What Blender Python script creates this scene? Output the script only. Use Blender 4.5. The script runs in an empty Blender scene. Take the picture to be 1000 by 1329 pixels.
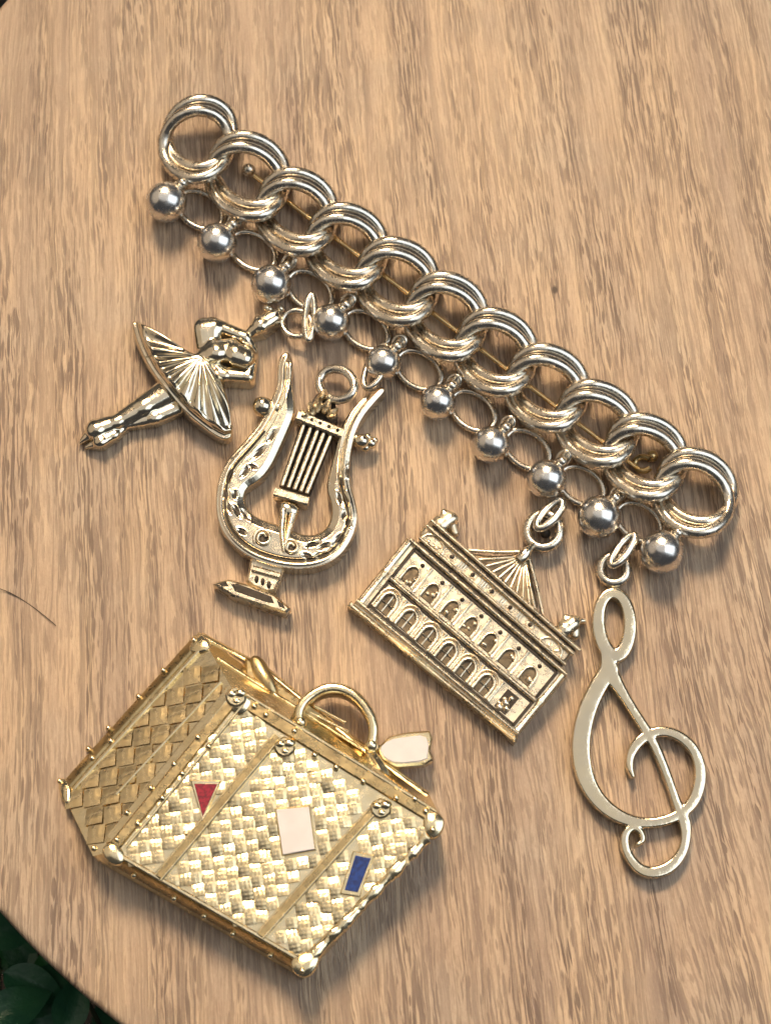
import bpy, math, random
import numpy as np
from mathutils import Vector, Matrix

random.seed(7)
rng = np.random.default_rng(7)
K = 8.5e-5                      # metres per millimetre-ish trace unit (one unit = 0.085 mm on the table)
scene = bpy.context.scene
COL = scene.collection

# ------------------------------------------------------------------ camera
TILT = math.radians(18.0)
DIST = 0.23
cam_d = bpy.data.cameras.new("camera")
cam = bpy.data.objects.new("camera", cam_d)
COL.objects.link(cam)
cam.location = (0, -DIST * math.sin(TILT), DIST * math.cos(TILT))
cam.rotation_euler = (TILT, 0, 0)
cam_d.sensor_fit = 'VERTICAL'
cam_d.sensor_height = 24.0
cam_d.lens = 12.0 / (664.5 * K / DIST)
cam_d.clip_start = 0.005
cam_d.clip_end = 20.0
cam_d.dof.use_dof = True
cam_d.dof.focus_distance = DIST - 0.0015
cam_d.dof.aperture_fstop = 30.0
scene.camera = cam

# ------------------------------------------------------------------ world and lamps
world = bpy.data.worlds.new("World")
scene.world = world
world.use_nodes = True
bg = world.node_tree.nodes["Background"]
bg.inputs[0].default_value = (0.95, 0.95, 1.0, 1)
bg.inputs[1].default_value = 0.06


def lamp(name, azim, polar, dist, sx, sy, power, col, spread=math.pi, aim=(0, 0, 0)):
    d = bpy.data.lights.new(name, 'AREA')
    d.shape = 'RECTANGLE' if name == 'window_light' else 'ELLIPSE'
    d.size, d.size_y = sx, sy
    d.energy = power
    d.color = col
    d.spread = spread
    o = bpy.data.objects.new(name, d)
    COL.objects.link(o)
    a, p = math.radians(azim), math.radians(polar)
    o.location = (dist * math.sin(p) * math.cos(a), dist * math.sin(p) * math.sin(a), dist * math.cos(p))
    o.rotation_euler = (Vector(aim) - Vector(o.location)).to_track_quat('-Z', 'Y').to_euler()
    return o


lamp("window_light", -6, 40, 0.52, 0.38, 0.46, 1.20, (0.82, 0.92, 1.0))
lamp("room_lamp", 96, 40, 0.44, 0.23, 0.23, 0.20, (1.0, 0.76, 0.50), math.radians(24), (0.006, -0.016, 0))
lamp("added_left_fill", 164, 56, 0.80, 0.95, 0.70, 0.78, (1.0, 0.80, 0.58))  # added warm fill, for glints and to brighten the suitcase's left face
lamp("ceiling", 90, 6, 1.20, 1.70, 1.20, 3.0, (1.0, 0.95, 0.88))

vs = scene.view_settings
vs.view_transform = 'Standard'
vs.look = 'None'
vs.exposure = -0.01
vs.gamma = 1.0
scene.cycles.use_denoising = True
scene.cycles.max_bounces = 10
scene.cycles.glossy_bounces = 8

# ------------------------------------------------------------------ tracing helpers
CAM = np.array(cam.location)
FWD = np.array([0, math.sin(TILT), -math.cos(TILT)])
UP = np.array([0, math.cos(TILT), math.sin(TILT)])
RIGHT = np.array([1.0, 0, 0])


def rays(x, y):
    x = np.asarray(x, float); y = np.asarray(y, float)
    return (RIGHT * ((x - 500) * K)[..., None] + UP * ((664.5 - y) * K)[..., None] + FWD * DIST)


def at(x, y, z=0.0):
    """point on the horizontal plane z units above the table"""
    d = rays(x, y)
    t = (np.asarray(z, float) * K - CAM[2]) / d[..., 2]
    return CAM + d * t[..., None]


class Face:
    """a plane (three world points, normal up) on which traced points are set, h units off it"""
    def __init__(self, a, b, c):
        a, b, c = map(np.array, (a, b, c))
        n = np.cross(b - a, c - a)
        n /= np.linalg.norm(n)
        if n[2] < 0: n = -n
        self.o, self.n = a, n
        self.u = np.cross(np.array([0, 1.0, 0]), n); self.u /= np.linalg.norm(self.u)
        self.v = np.cross(n, self.u)

    def p(self, x, y, h=0.0):
        d = rays(x, y)
        h = np.asarray(h, float)
        t = (((self.o - CAM) @ self.n) + h * K) / (d @ self.n)
        return CAM + d * t[..., None]


TABLE = Face(at(0, 0), at(0, 1000), at(1000, 1000))


# ------------------------------------------------------------------ mesh building
class MB:
    def __init__(self):
        self.v, self.f = [], []

    def add(self, verts, faces):
        n = len(self.v)
        self.v.extend([tuple(map(float, p)) for p in verts])
        self.f.extend([tuple(i + n for i in f) for f in faces])
        return self

    def tube(self, pts, rad, closed=False, seg=12, flat=1.0):
        """pts: world points; rad in units (scalar or list)"""
        P = np.array(pts, float)
        n = len(P)
        R = np.broadcast_to(np.asarray(rad, float), (n,)) * K
        T = np.zeros_like(P)
        if closed:
            T = np.roll(P, -1, 0) - np.roll(P, 1, 0)
        else:
            T[1:-1] = P[2:] - P[:-2]; T[0] = P[1] - P[0]; T[-1] = P[-1] - P[-2]
        T /= np.linalg.norm(T, axis=1)[:, None] + 1e-12
        ref = np.array([0, 0, 1.0])
        if abs(T[0] @ ref) > 0.9: ref = np.array([0, 1.0, 0])
        N = ref - (ref @ T[0]) * T[0]; N /= np.linalg.norm(N)
        V, F = [], []
        for i in range(n):
            N = N - (N @ T[i]) * T[i]; N /= np.linalg.norm(N)
            B = np.cross(T[i], N)
            for s in range(seg):
                a = 2 * math.pi * s / seg
                V.append(P[i] + R[i] * (math.cos(a) * N * flat + math.sin(a) * B))
        m = n if closed else n - 1
        for i in range(m):
            j = (i + 1) % n
            for s in range(seg):
                q = (s + 1) % seg
                F.append((i * seg + s, i * seg + q, j * seg + q, j * seg + s))
        if not closed:
            F.append(tuple(range(seg))[::-1])
            F.append(tuple((n - 1) * seg + s for s in range(seg)))
        return self.add(V, F)

    def ball(self, c, r, seg=24, rings=14, squash=(1, 1, 1)):
        c = np.array(c); r = r * K
        V, F = [], []
        for i in range(rings + 1):
            t = math.pi * i / rings
            for s in range(seg):
                a = 2 * math.pi * s / seg
                V.append(c + r * np.array([math.sin(t) * math.cos(a) * squash[0], math.sin(t) * math.sin(a) * squash[1], math.cos(t) * squash[2]]))
        for i in range(rings):
            for s in range(seg):
                q = (s + 1) % seg
                F.append((i * seg + s, (i + 1) * seg + s, (i + 1) * seg + q, i * seg + q))
        return self.add(V, F)

    def slab(self, poly, h0, h1, bev=1.5, face=TABLE):
        """prism over a traced outline, chamfered rim; the outline is traced at height h1"""
        P = np.array(poly, float)
        n = len(P)
        area = 0.5 * sum(P[i][0] * P[(i + 1) % n][1] - P[(i + 1) % n][0] * P[i][1] for i in range(n))
        if area > 0: P = P[::-1]          # counter-clockwise seen from above
        top = face.p(P[:, 0], P[:, 1], h1)
        nn = face.n
        low = top - nn * (h1 - h0) * K
        mid = top - nn * min(bev, h1 - h0) * K
        ins = inset_poly(P, bev)
        top = face.p(ins[:, 0], ins[:, 1], h1)
        V = list(low) + list(mid) + list(top)
        F = []
        for i in range(n):
            j = (i + 1) % n
            F.append((i, j, n + j, n + i))
            F.append((n + i, n + j, 2 * n + j, 2 * n + i))
        F.append(tuple(range(2 * n, 3 * n)))
        F.append(tuple(range(n))[::-1])
        return self.add(V, F)

    def ribbon(self, path, w, h0, h1, bev=1.2, closed=False, face=TABLE):
        """strip of width w (list or number) along a traced path, chamfered"""
        P = np.array(path, float); n = len(P)
        W = np.broadcast_to(np.asarray(w, float), (n,))
        T = np.zeros_like(P)
        if closed: T = np.roll(P, -1, 0) - np.roll(P, 1, 0)
        else:
            T[1:-1] = P[2:] - P[:-2]; T[0] = P[1] - P[0]; T[-1] = P[-1] - P[-2]
        T /= np.linalg.norm(T, axis=1)[:, None]
        N = np.stack([-T[:, 1], T[:, 0]], 1)
        H0 = np.broadcast_to(np.asarray(h0, float), (n,)); H1 = np.broadcast_to(np.asarray(h1, float), (n,))
        rows = []
        for off, hh in ((-1, 'lo'), (-1, 'mid'), (-1, 'top'), (1, 'top'), (1, 'mid'), (1, 'lo')):
            d = W / 2 - (bev if hh == 'top' else 0)
            q = P + N * (off * d)[:, None]
            base = face.p(q[:, 0], q[:, 1], H1)
            if hh == 'mid': base = base - face.n * bev * K
            if hh == 'lo': base = base - face.n * ((H1 - H0) * K)[:, None]
            rows.append(base)
        V, F = [], []
        for i in range(n):
            for r in rows: V.append(r[i])
        m = n if closed else n - 1
        for i in range(m):
            j = (i + 1) % n
            for s in range(6):
                q = (s + 1) % 6
                F.append((i * 6 + s, i * 6 + q, j * 6 + q, j * 6 + s))
        if not closed:
            F.append(tuple(range(6))[::-1]); F.append(tuple((n - 1) * 6 + s for s in range(6)))
        return self.add(V, F)

    def relief(self, sdf, hf, bbox, step=1.0, base=0.0):
        """casting in relief: inside where sdf > 0, top height hf(x, y, d), walls down to base"""
        x0, y0, x1, y1 = bbox
        xs = np.arange(x0, x1 + step, step); ys = np.arange(y0, y1 + step, step)
        X, Y = np.meshgrid(xs, ys)
        D = sdf(X, Y)
        D = np.where(np.abs(D) < 1e-4, 1e-4, D)
        H, W = D.shape
        ins = D > 0
        idx = -np.ones((H, W), int)
        idx[ins] = np.arange(ins.sum())
        px = list(X[ins]); py = list(Y[ins]); pd = list(D[ins])
        cross = {}

        def cv(a, b):
            key = (a, b) if a < b else (b, a)
            if key not in cross:
                da, db = D[a], D[b]
                t = da / (da - db)
                cross[key] = len(px)
                px.append(X[a] + t * (X[b] - X[a])); py.append(Y[a] + t * (Y[b] - Y[a])); pd.append(0.0)
            return cross[key]
        cnt = ins[:-1, :-1].astype(int) + ins[1:, :-1] + ins[:-1, 1:] + ins[1:, 1:]
        F = []
        for j, i in zip(*np.where(cnt == 4)):
            F.append((idx[j, i], idx[j + 1, i], idx[j + 1, i + 1], idx[j, i + 1]))
        bound = []
        for j, i in zip(*np.where((cnt > 0) & (cnt < 4))):
            cs = [(j, i), (j + 1, i), (j + 1, i + 1), (j, i + 1)]
            poly = []
            for k in range(4):
                a, b = cs[k], cs[(k + 1) % 4]
                if ins[a]: poly.append((idx[a], 0))
                if ins[a] != ins[b]: poly.append((cv(a, b), 1 if ins[a] else 2))
            F.append(tuple(p[0] for p in poly))
            for k in range(len(poly)):
                a, b = poly[k], poly[(k + 1) % len(poly)]
                if a[1] == 1 and b[1] == 2: bound.append((a[0], b[0]))
        px = np.array(px); py = np.array(py); pd = np.array(pd)
        z = hf(px, py, pd)
        top = at(px, py, z)
        V = list(top)
        low = {}
        for a, b in bound:
            for q in (a, b):
                if q not in low:
                    low[q] = len(V)
                    V.append(np.array([top[q][0], top[q][1], base * K]))
            F.append((b, a, low[a], low[b]))
        return self.add(V, F)

    def build(self, name, mat, parent=None, smooth=38.0, origin=None):
        me = bpy.data.meshes.new(name)
        o = bpy.data.objects.new(name, me)
        COL.objects.link(o)
        if parent is not None:
            org = ORIGIN[parent.name]
            o.parent = parent
        else:
            org = Vector(origin) if origin is not None else Vector((0, 0, 0))
            o.location = org
        ORIGIN[o.name] = org
        me.from_pydata([(p[0] - org.x, p[1] - org.y, p[2] - org.z) for p in self.v], [], self.f)
        me.materials.append(mat)
        if smooth:
            me.polygons.foreach_set("use_smooth", [True] * len(me.polygons))
            me.set_sharp_from_angle(angle=math.radians(smooth))
        me.update()
        return o


ORIGIN = {}


def inset_poly(P, d):
    n = len(P)
    out = []
    for i in range(n):
        a, b, c = P[i - 1], P[i], P[(i + 1) % n]
        e1 = (b - a) / (np.linalg.norm(b - a) + 1e-9); e2 = (c - b) / (np.linalg.norm(c - b) + 1e-9)
        # polygon runs counter-clockwise as seen (y down): inner side is to the left of travel as seen
        n1 = np.array([e1[1], -e1[0]]); n2 = np.array([e2[1], -e2[0]])
        m = n1 + n2
        m = m / max(1e-6, np.linalg.norm(m))
        k = d / max(0.45, m @ n1)
        out.append(b + m * k)
    return np.array(out)


def chaikin(P, n=2, closed=True):
    P = np.array(P, float)
    for _ in range(n):
        Q = np.roll(P, -1, 0) if closed else P[1:]
        A = P if closed else P[:-1]
        R = np.empty((2 * len(A), P.shape[1]))
        R[0::2] = 0.75 * A + 0.25 * Q; R[1::2] = 0.25 * A + 0.75 * Q
        if not closed: R = np.vstack([P[:1], R, P[-1:]])
        P = R
    return P


def resample(P, n, closed=False):
    P = np.array(P, float)
    if closed: P = np.vstack([P, P[:1]])
    s = np.concatenate([[0], np.cumsum(np.linalg.norm(np.diff(P[:, :2], axis=0), axis=1))])
    t = np.linspace(0, s[-1], n + 1)[:-1] if closed else np.linspace(0, s[-1], n)
    return np.stack([np.interp(t, s, P[:, k]) for k in range(P.shape[1])], 1)


def sd_poly(P):
    P = np.array(P, float)

    def f(X, Y):
        d = np.full(X.shape, 1e9); inside = np.zeros(X.shape, bool)
        for i in range(len(P)):
            a, b = P[i], P[(i + 1) % len(P)]
            e = b - a
            wx, wy = X - a[0], Y - a[1]
            t = np.clip((wx * e[0] + wy * e[1]) / max(1e-9, e @ e), 0, 1)
            d = np.minimum(d, (wx - e[0] * t) ** 2 + (wy - e[1] * t) ** 2)
            c = (a[1] > Y) != (b[1] > Y)
            xx = (b[0] - a[0]) * (Y - a[1]) / ((b[1] - a[1]) if abs(b[1] - a[1]) > 1e-9 else 1e-9) + a[0]
            inside ^= c & (X < xx)
        d = np.sqrt(d)
        return np.where(inside, d, -d)
    return f


def sd_path(P):
    """variable-width stroke: rows x, y, halfwidth"""
    P = np.array(P, float)

    def f(X, Y):
        best = np.full(X.shape, -1e9)
        for a, b in zip(P[:-1], P[1:]):
            e = b[:2] - a[:2]
            t = np.clip(((X - a[0]) * e[0] + (Y - a[1]) * e[1]) / max(1e-9, e @ e), 0, 1)
            d = np.hypot(X - a[0] - e[0] * t, Y - a[1] - e[1] * t)
            best = np.maximum(best, a[2] + (b[2] - a[2]) * t - d)
        return best
    return f


def smax(a, b, k):
    h = np.clip(0.5 + 0.5 * (a - b) / k, 0, 1)
    return b + (a - b) * h + k * h * (1 - h)


def rnd(d, r):
    """drop of a rounded edge of radius r at distance d inside the rim (0 at d >= r, r at d = 0)"""
    q = np.clip(r - d, 0, r)
    return r - np.sqrt(np.maximum(0, r * r - q * q))


def thing(name, label, cat, x, y, group=None):
    o = bpy.data.objects.new(name, None)
    o.empty_display_size = 0.002
    COL.objects.link(o)
    p = at(x, y, 0)
    o.location = p
    ORIGIN[o.name] = Vector(p)
    o['label'] = label; o['category'] = cat
    if group: o['group'] = group
    return o


# ------------------------------------------------------------------ materials
def newmat(name):
    m = bpy.data.materials.new(name)
    m.use_nodes = True
    nt = m.node_tree
    return m, nt, nt.nodes["Principled BSDF"]


def unit_coords(nt):
    tc = nt.nodes.new('ShaderNodeTexCoord')
    vm = nt.nodes.new('ShaderNodeVectorMath'); vm.operation = 'SCALE'
    vm.inputs['Scale'].default_value = 1.0 / K
    nt.links.new(tc.outputs['Object'], vm.inputs[0])
    return vm.outputs[0]


def noise(nt, vec, scale, detail=3.0, rough=0.55, dist=0.0):
    n = nt.nodes.new('ShaderNodeTexNoise')
    n.inputs['Scale'].default_value = scale
    n.inputs['Detail'].default_value = detail
    n.inputs['Roughness'].default_value = rough
    n.inputs['Distortion'].default_value = dist
    nt.links.new(vec, n.inputs['Vector'])
    return n.outputs[0]


def ramp(nt, fac, stops):
    r = nt.nodes.new('ShaderNodeValToRGB')
    el = r.color_ramp.elements
    while len(el) < len(stops): el.new(0.5)
    for e, (p, c) in zip(el, stops):
        e.position = p
        e.color = (c, c, c, 1) if not hasattr(c, '__len__') else (*c, 1)
    nt.links.new(fac, r.inputs[0])
    return r.outputs[0]


def mixc(nt, fac, a, b, mode='MIX'):
    n = nt.nodes.new('ShaderNodeMix'); n.data_type = 'RGBA'; n.blend_type = mode
    for s, v in ((n.inputs[0], fac), (n.inputs[6], a), (n.inputs[7], b)):
        if isinstance(v, bpy.types.NodeSocket): nt.links.new(v, s)
        elif hasattr(v, '__len__'): s.default_value = (*v, 1)
        else: s.default_value = v
    return n.outputs[2]


def math_n(nt, op, a, b=None, c=None):
    n = nt.nodes.new('ShaderNodeMath'); n.operation = op
    for s, v in zip(n.inputs, (a, b, c)):
        if v is None: continue
        if isinstance(v, bpy.types.NodeSocket): nt.links.new(v, s)
        else: s.default_value = v
    return n.outputs[0]


def metal(name, col, col2, r0, r1, bump=0.15, bscale=0.12, wear=0.05):
    m, nt, b = newmat(name)
    uc = unit_coords(nt)
    b.inputs['Metallic'].default_value = 1.0
    f = ramp(nt, noise(nt, uc, wear, 4), [(0.35, 0.0), (0.65, 1.0)])
    nt.links.new(mixc(nt, f, col, col2), b.inputs['Base Color'])
    rr = nt.nodes.new('ShaderNodeMapRange')
    nt.links.new(noise(nt, uc, wear * 1.7, 5, 0.65), rr.inputs[0])
    rr.inputs[1].default_value = 0.3; rr.inputs[2].default_value = 0.7
    rr.inputs[3].default_value = r0; rr.inputs[4].default_value = r1
    nt.links.new(rr.outputs[0], b.inputs['Roughness'])
    bp = nt.nodes.new('ShaderNodeBump')
    bp.inputs['Strength'].default_value = bump
    bp.inputs['Distance'].default_value = 1.0 * K
    nt.links.new(noise(nt, uc, bscale, 3), bp.inputs['Height'])
    nt.links.new(bp.outputs[0], b.inputs['Normal'])
    return m


M = {}
M['link'] = metal('champagne_metal', (0.74, 0.68, 0.58), (0.58, 0.53, 0.45), 0.19, 0.33, 0.5, 0.07)
M['bead'] = metal('silver_bead_metal', (0.78, 0.76, 0.73), (0.68, 0.65, 0.61), 0.17, 0.32, 0.12, 0.05)
M['needle'] = metal('gold_needle_metal', (0.88, 0.66, 0.34), (0.80, 0.56, 0.28), 0.12, 0.22, 0.1)
M['antique'] = metal('antique_gold_metal', (0.84, 0.74, 0.57), (0.72, 0.62, 0.46), 0.18, 0.38, 0.6, 0.095)
M['polished'] = metal('polished_pale_gold_metal', (0.82, 0.73, 0.57), (0.70, 0.62, 0.47), 0.11, 0.25, 0.55, 0.055)
M['plate'] = metal('worn_pale_gold_plate_metal', (0.80, 0.69, 0.49), (0.72, 0.64, 0.49), 0.09, 0.20, 0.35, 0.09, 0.03)
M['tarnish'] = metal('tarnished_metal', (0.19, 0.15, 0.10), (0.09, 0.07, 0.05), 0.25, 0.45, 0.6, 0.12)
M['cast'] = metal('smooth_cast_gold_metal', (0.82, 0.73, 0.57), (0.72, 0.63, 0.49), 0.13, 0.28, 0.12, 0.06)
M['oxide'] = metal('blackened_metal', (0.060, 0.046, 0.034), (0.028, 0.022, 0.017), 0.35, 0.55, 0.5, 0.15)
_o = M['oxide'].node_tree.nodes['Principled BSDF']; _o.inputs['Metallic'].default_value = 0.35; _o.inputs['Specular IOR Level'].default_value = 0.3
M['gold'] = metal('yellow_gold_metal', (0.91, 0.79, 0.54), (0.87, 0.72, 0.44), 0.14, 0.30, 0.4, 0.11)
M['weave'] = metal('brushed_gold_metal', (0.82, 0.68, 0.43), (0.70, 0.55, 0.31), 0.20, 0.40, 0.6, 0.13)
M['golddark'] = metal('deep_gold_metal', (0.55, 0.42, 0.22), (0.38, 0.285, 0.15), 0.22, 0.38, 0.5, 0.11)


def enamel(name, c1, c2, scale, rough, coat):
    m, nt, b = newmat(name)
    uc = unit_coords(nt)
    nt.links.new(mixc(nt, ramp(nt, noise(nt, uc, scale, 2), [(0.38, 0.0), (0.62, 1.0)]), c1, c2), b.inputs['Base Color'])
    b.inputs['Roughness'].default_value = rough
    b.inputs['Coat Weight'].default_value = coat
    b.inputs['Coat Roughness'].default_value = 0.08
    bp = nt.nodes.new('ShaderNodeBump'); bp.inputs['Strength'].default_value = 0.15; bp.inputs['Distance'].default_value = K
    nt.links.new(noise(nt, uc, 0.08, 2), bp.inputs['Height']); nt.links.new(bp.outputs[0], b.inputs['Normal'])
    return m


M['white'] = enamel('white_enamel', (0.68, 0.63, 0.625), (0.63, 0.585, 0.58), 0.03, 0.35, 0.3)
M['red'] = enamel('red_enamel', (0.33, 0.003, 0.018), (0.14, 0.0, 0.008), 0.25, 0.25, 0.8)
M['blue'] = enamel('blue_enamel', (0.005, 0.035, 0.22), (0.002, 0.012, 0.10), 0.2, 0.2, 0.9)


def wood():
    m, nt, b = newmat('walnut_wood')
    uc = unit_coords(nt)
    sep = nt.nodes.new('ShaderNodeSeparateXYZ'); nt.links.new(uc, sep.inputs[0])
    x, y = sep.outputs[0], sep.outputs[1]
    # the grain leans a little more towards one side
    lean = math_n(nt, 'ADD', math_n(nt, 'MULTIPLY', x, 0.00010), 0.085)
    sk = nt.nodes.new('ShaderNodeVectorMath'); sk.operation = 'MULTIPLY'
    nt.links.new(uc, sk.inputs[0]); sk.inputs[1].default_value = (1.0, 0.22, 1.0)
    wob = math_n(nt, 'MULTIPLY', math_n(nt, 'SUBTRACT', noise(nt, sk.outputs[0], 0.004, 2), 0.5), 60.0)
    wob2 = math_n(nt, 'MULTIPLY', math_n(nt, 'SUBTRACT', noise(nt, sk.outputs[0], 0.05, 2), 0.5), 9.0)
    g = math_n(nt, 'ADD', math_n(nt, 'ADD', x, math_n(nt, 'MULTIPLY', y, lean)), math_n(nt, 'ADD', wob, wob2))

    def gv(sx, sy, off=0.0):
        c = nt.nodes.new('ShaderNodeCombineXYZ')
        nt.links.new(math_n(nt, 'MULTIPLY', g, sx), c.inputs[0])
        nt.links.new(math_n(nt, 'MULTIPLY', y, sy), c.inputs[1])
        c.inputs[2].default_value = off
        return c.outputs[0]
    broad = noise(nt, gv(0.010, 0.0010), 1.0, 3)
    med = noise(nt, gv(0.050, 0.0026, 4), 1.0, 5, 0.7)
    fine = noise(nt, gv(0.42, 0.015, 9), 1.0, 4, 0.7)
    grit = noise(nt, gv(0.6, 0.16, 41), 1.0, 3, 0.75)
    lines = noise(nt, gv(0.26, 0.0024, 52), 1.0, 2.0, 0.5)
    pores = noise(nt, gv(0.30, 0.0090, 15), 1.0, 2.0, 0.45)
    pores2 = noise(nt, gv(0.45, 0.024, 27), 1.0, 2.0, 0.5)
    patch = noise(nt, uc, 0.006, 3)
    c = mixc(nt, ramp(nt, broad, [(0.42, 0.0), (0.66, 1.0)]), (0.550, 0.400, 0.264), (0.395, 0.287, 0.206))
    c = mixc(nt, ramp(nt, med, [(0.47, 0.0), (0.68, 0.6)]), c, (0.300, 0.208, 0.152))
    c = mixc(nt, ramp(nt, med, [(0.30, 0.55), (0.44, 0.0)]), c, (0.585, 0.430, 0.270))
    c = mixc(nt, ramp(nt, patch, [(0.45, 0.0), (0.70, 0.55)]), c, (0.430, 0.345, 0.265))
    c = mixc(nt, ramp(nt, fine, [(0.30, 0.45), (0.48, 0.0)]), c, (0.63, 0.495, 0.345))
    c = mixc(nt, ramp(nt, fine, [(0.50, 0.0), (0.70, 0.42)]), c, (0.26, 0.175, 0.122))
    c = mixc(nt, ramp(nt, grit, [(0.30, 0.35), (0.45, 0.0)]), c, (0.61, 0.47, 0.33))
    c = mixc(nt, ramp(nt, grit, [(0.55, 0.0), (0.72, 0.40)]), c, (0.24, 0.16, 0.11))
    def dashes(sx, sy, wmin, wmax, thr, seed):
        """short lens-shaped pores, one per cell of a staggered lattice along the grain"""
        gx = math_n(nt, 'MULTIPLY', g, sx)
        colw = nt.nodes.new('ShaderNodeTexWhiteNoise'); colw.noise_dimensions = '1D'
        nt.links.new(math_n(nt, 'ADD', math_n(nt, 'FLOOR', gx), seed), colw.inputs['W'])
        gy = math_n(nt, 'ADD', math_n(nt, 'MULTIPLY', y, sy), math_n(nt, 'MULTIPLY', colw.outputs['Value'], 17.0))
        cell = nt.nodes.new('ShaderNodeCombineXYZ')
        nt.links.new(math_n(nt, 'FLOOR', gx), cell.inputs[0]); nt.links.new(math_n(nt, 'FLOOR', gy), cell.inputs[1]); cell.inputs[2].default_value = seed
        wn = nt.nodes.new('ShaderNodeTexWhiteNoise'); wn.noise_dimensions = '3D'
        nt.links.new(cell.outputs[0], wn.inputs['Vector'])
        sp = nt.nodes.new('ShaderNodeSeparateColor'); nt.links.new(wn.outputs['Color'], sp.inputs[0])
        r1, r2, r3 = sp.outputs[0], sp.outputs[1], sp.outputs[2]
        dx = math_n(nt, 'ABSOLUTE', math_n(nt, 'SUBTRACT', math_n(nt, 'FRACT', gx), math_n(nt, 'ADD', math_n(nt, 'MULTIPLY', r1, 0.4), 0.3)))
        ly = math_n(nt, 'SUBTRACT', math_n(nt, 'MULTIPLY', math_n(nt, 'FRACT', gy), 2.0), 1.0)
        ln = math_n(nt, 'ADD', math_n(nt, 'MULTIPLY', r3, 0.6), 0.4)
        ly = math_n(nt, 'DIVIDE', ly, ln)
        w = math_n(nt, 'ADD', math_n(nt, 'MULTIPLY', r2, wmax - wmin), wmin)
        lens = math_n(nt, 'SUBTRACT', math_n(nt, 'MULTIPLY', w, math_n(nt, 'SUBTRACT', 1.0, math_n(nt, 'MULTIPLY', ly, ly))), dx)
        m = ramp(nt, math_n(nt, 'ADD', math_n(nt, 'MULTIPLY', lens, 5.0), 0.0), [(0.0, 0.0), (0.22, 0.9)])
        on = ramp(nt, wn.outputs['Value'], [(thr, 0.0), (min(0.99, thr + 0.15), 1.0)])
        return math_n(nt, 'MULTIPLY', m, on)
    dens = ramp(nt, noise(nt, gv(0.024, 0.0022, 33), 1.0, 3), [(0.38, 0.18), (0.60, 1.0)])
    l1 = ramp(nt, lines, [(0.55, 0.0), (0.60, 0.62)])
    p1 = math_n(nt, 'MULTIPLY', ramp(nt, pores, [(0.56, 0.0), (0.61, 0.9)]), dens)
    p2 = math_n(nt, 'MULTIPLY', ramp(nt, pores2, [(0.545, 0.0), (0.60, 0.8)]), dens)
    pp = math_n(nt, 'MAXIMUM', math_n(nt, 'MAXIMUM', p1, p2), math_n(nt, 'MULTIPLY', l1, math_n(nt, 'ADD', math_n(nt, 'MULTIPLY', dens, 0.5), 0.45)))
    pp = math_n(nt, 'MULTIPLY', pp, 0.8)
    d1 = math_n(nt, 'MULTIPLY', dashes(0.105, 0.017, 0.13, 0.26, 0.45, 3.0), math_n(nt, 'ADD', math_n(nt, 'MULTIPLY', dens, 0.65), 0.22))
    d2 = math_n(nt, 'MULTIPLY', dashes(0.16, 0.030, 0.14, 0.28, 0.55, 11.0), math_n(nt, 'ADD', math_n(nt, 'MULTIPLY', dens, 0.6), 0.18))
    pp = math_n(nt, 'MAXIMUM', pp, math_n(nt, 'MAXIMUM', d1, d2))
    c = mixc(nt, pp, c, (0.105, 0.064, 0.048))
    # one dark pit in the plank
    dx = math_n(nt, 'SUBTRACT', x, 227.0); dy = math_n(nt, 'SUBTRACT', y, 314.0)
    rr = math_n(nt, 'SQRT', math_n(nt, 'ADD', math_n(nt, 'MULTIPLY', dx, dx), math_n(nt, 'MULTIPLY', math_n(nt, 'MULTIPLY', dy, dy), 0.45)))
    c = mixc(nt, ramp(nt, math_n(nt, 'DIVIDE', rr, 10.0), [(0.25, 0.9), (0.5, 0.0)]), c, (0.05, 0.03, 0.02))
    nt.links.new(c, b.inputs['Base Color'])
    b.inputs['Roughness'].default_value = 0.50
    b.inputs['Specular IOR Level'].default_value = 0.5
    bp = nt.nodes.new('ShaderNodeBump'); bp.inputs['Strength'].default_value = 0.8; bp.inputs['Distance'].default_value = 1.5 * K
    hgt = math_n(nt, 'SUBTRACT', math_n(nt, 'ADD', math_n(nt, 'MULTIPLY', fine, -0.7), math_n(nt, 'MULTIPLY', grit, -0.5)), pp)
    nt.links.new(hgt, bp.inputs['Height']); nt.links.new(bp.outputs[0], b.inputs['Normal'])
    return m


def simple(name, c1, c2, scale, rough, bump=0.0, spec=0.4):
    m, nt, b = newmat(name)
    uc = unit_coords(nt)
    n = noise(nt, uc, scale, 4)
    nt.links.new(mixc(nt, ramp(nt, n, [(0.35, 0.0), (0.65, 1.0)]), c1, c2), b.inputs['Base Color'])
    b.inputs['Roughness'].default_value = rough
    b.inputs['Specular IOR Level'].default_value = spec
    if bump:
        bp = nt.nodes.new('ShaderNodeBump'); bp.inputs['Strength'].default_value = bump; bp.inputs['Distance'].default_value = 20 * K
        nt.links.new(n, bp.inputs['Height']); nt.links.new(bp.outputs[0], b.inputs['Normal'])
    return m


M['wood'] = wood()
M['leaf'] = simple('dark_leaf', (0.016, 0.080, 0.042), (0.03, 0.12, 0.05), 0.02, 0.35, 0.2)
M['leaf_young'] = simple('young_leaf', (0.03, 0.15, 0.05), (0.05, 0.20, 0.06), 0.02, 0.3, 0.2)
M['stem'] = simple('leaf_stem', (0.03, 0.06, 0.02), (0.05, 0.05, 0.02), 0.03, 0.5)
M['soil'] = simple('dark_soil', (0.010, 0.009, 0.008), (0.028, 0.02, 0.015), 0.02, 0.9, 0.6)
M['hair'] = simple('brown_hair', (0.035, 0.02, 0.012), (0.06, 0.035, 0.02), 0.1, 0.4)

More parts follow.
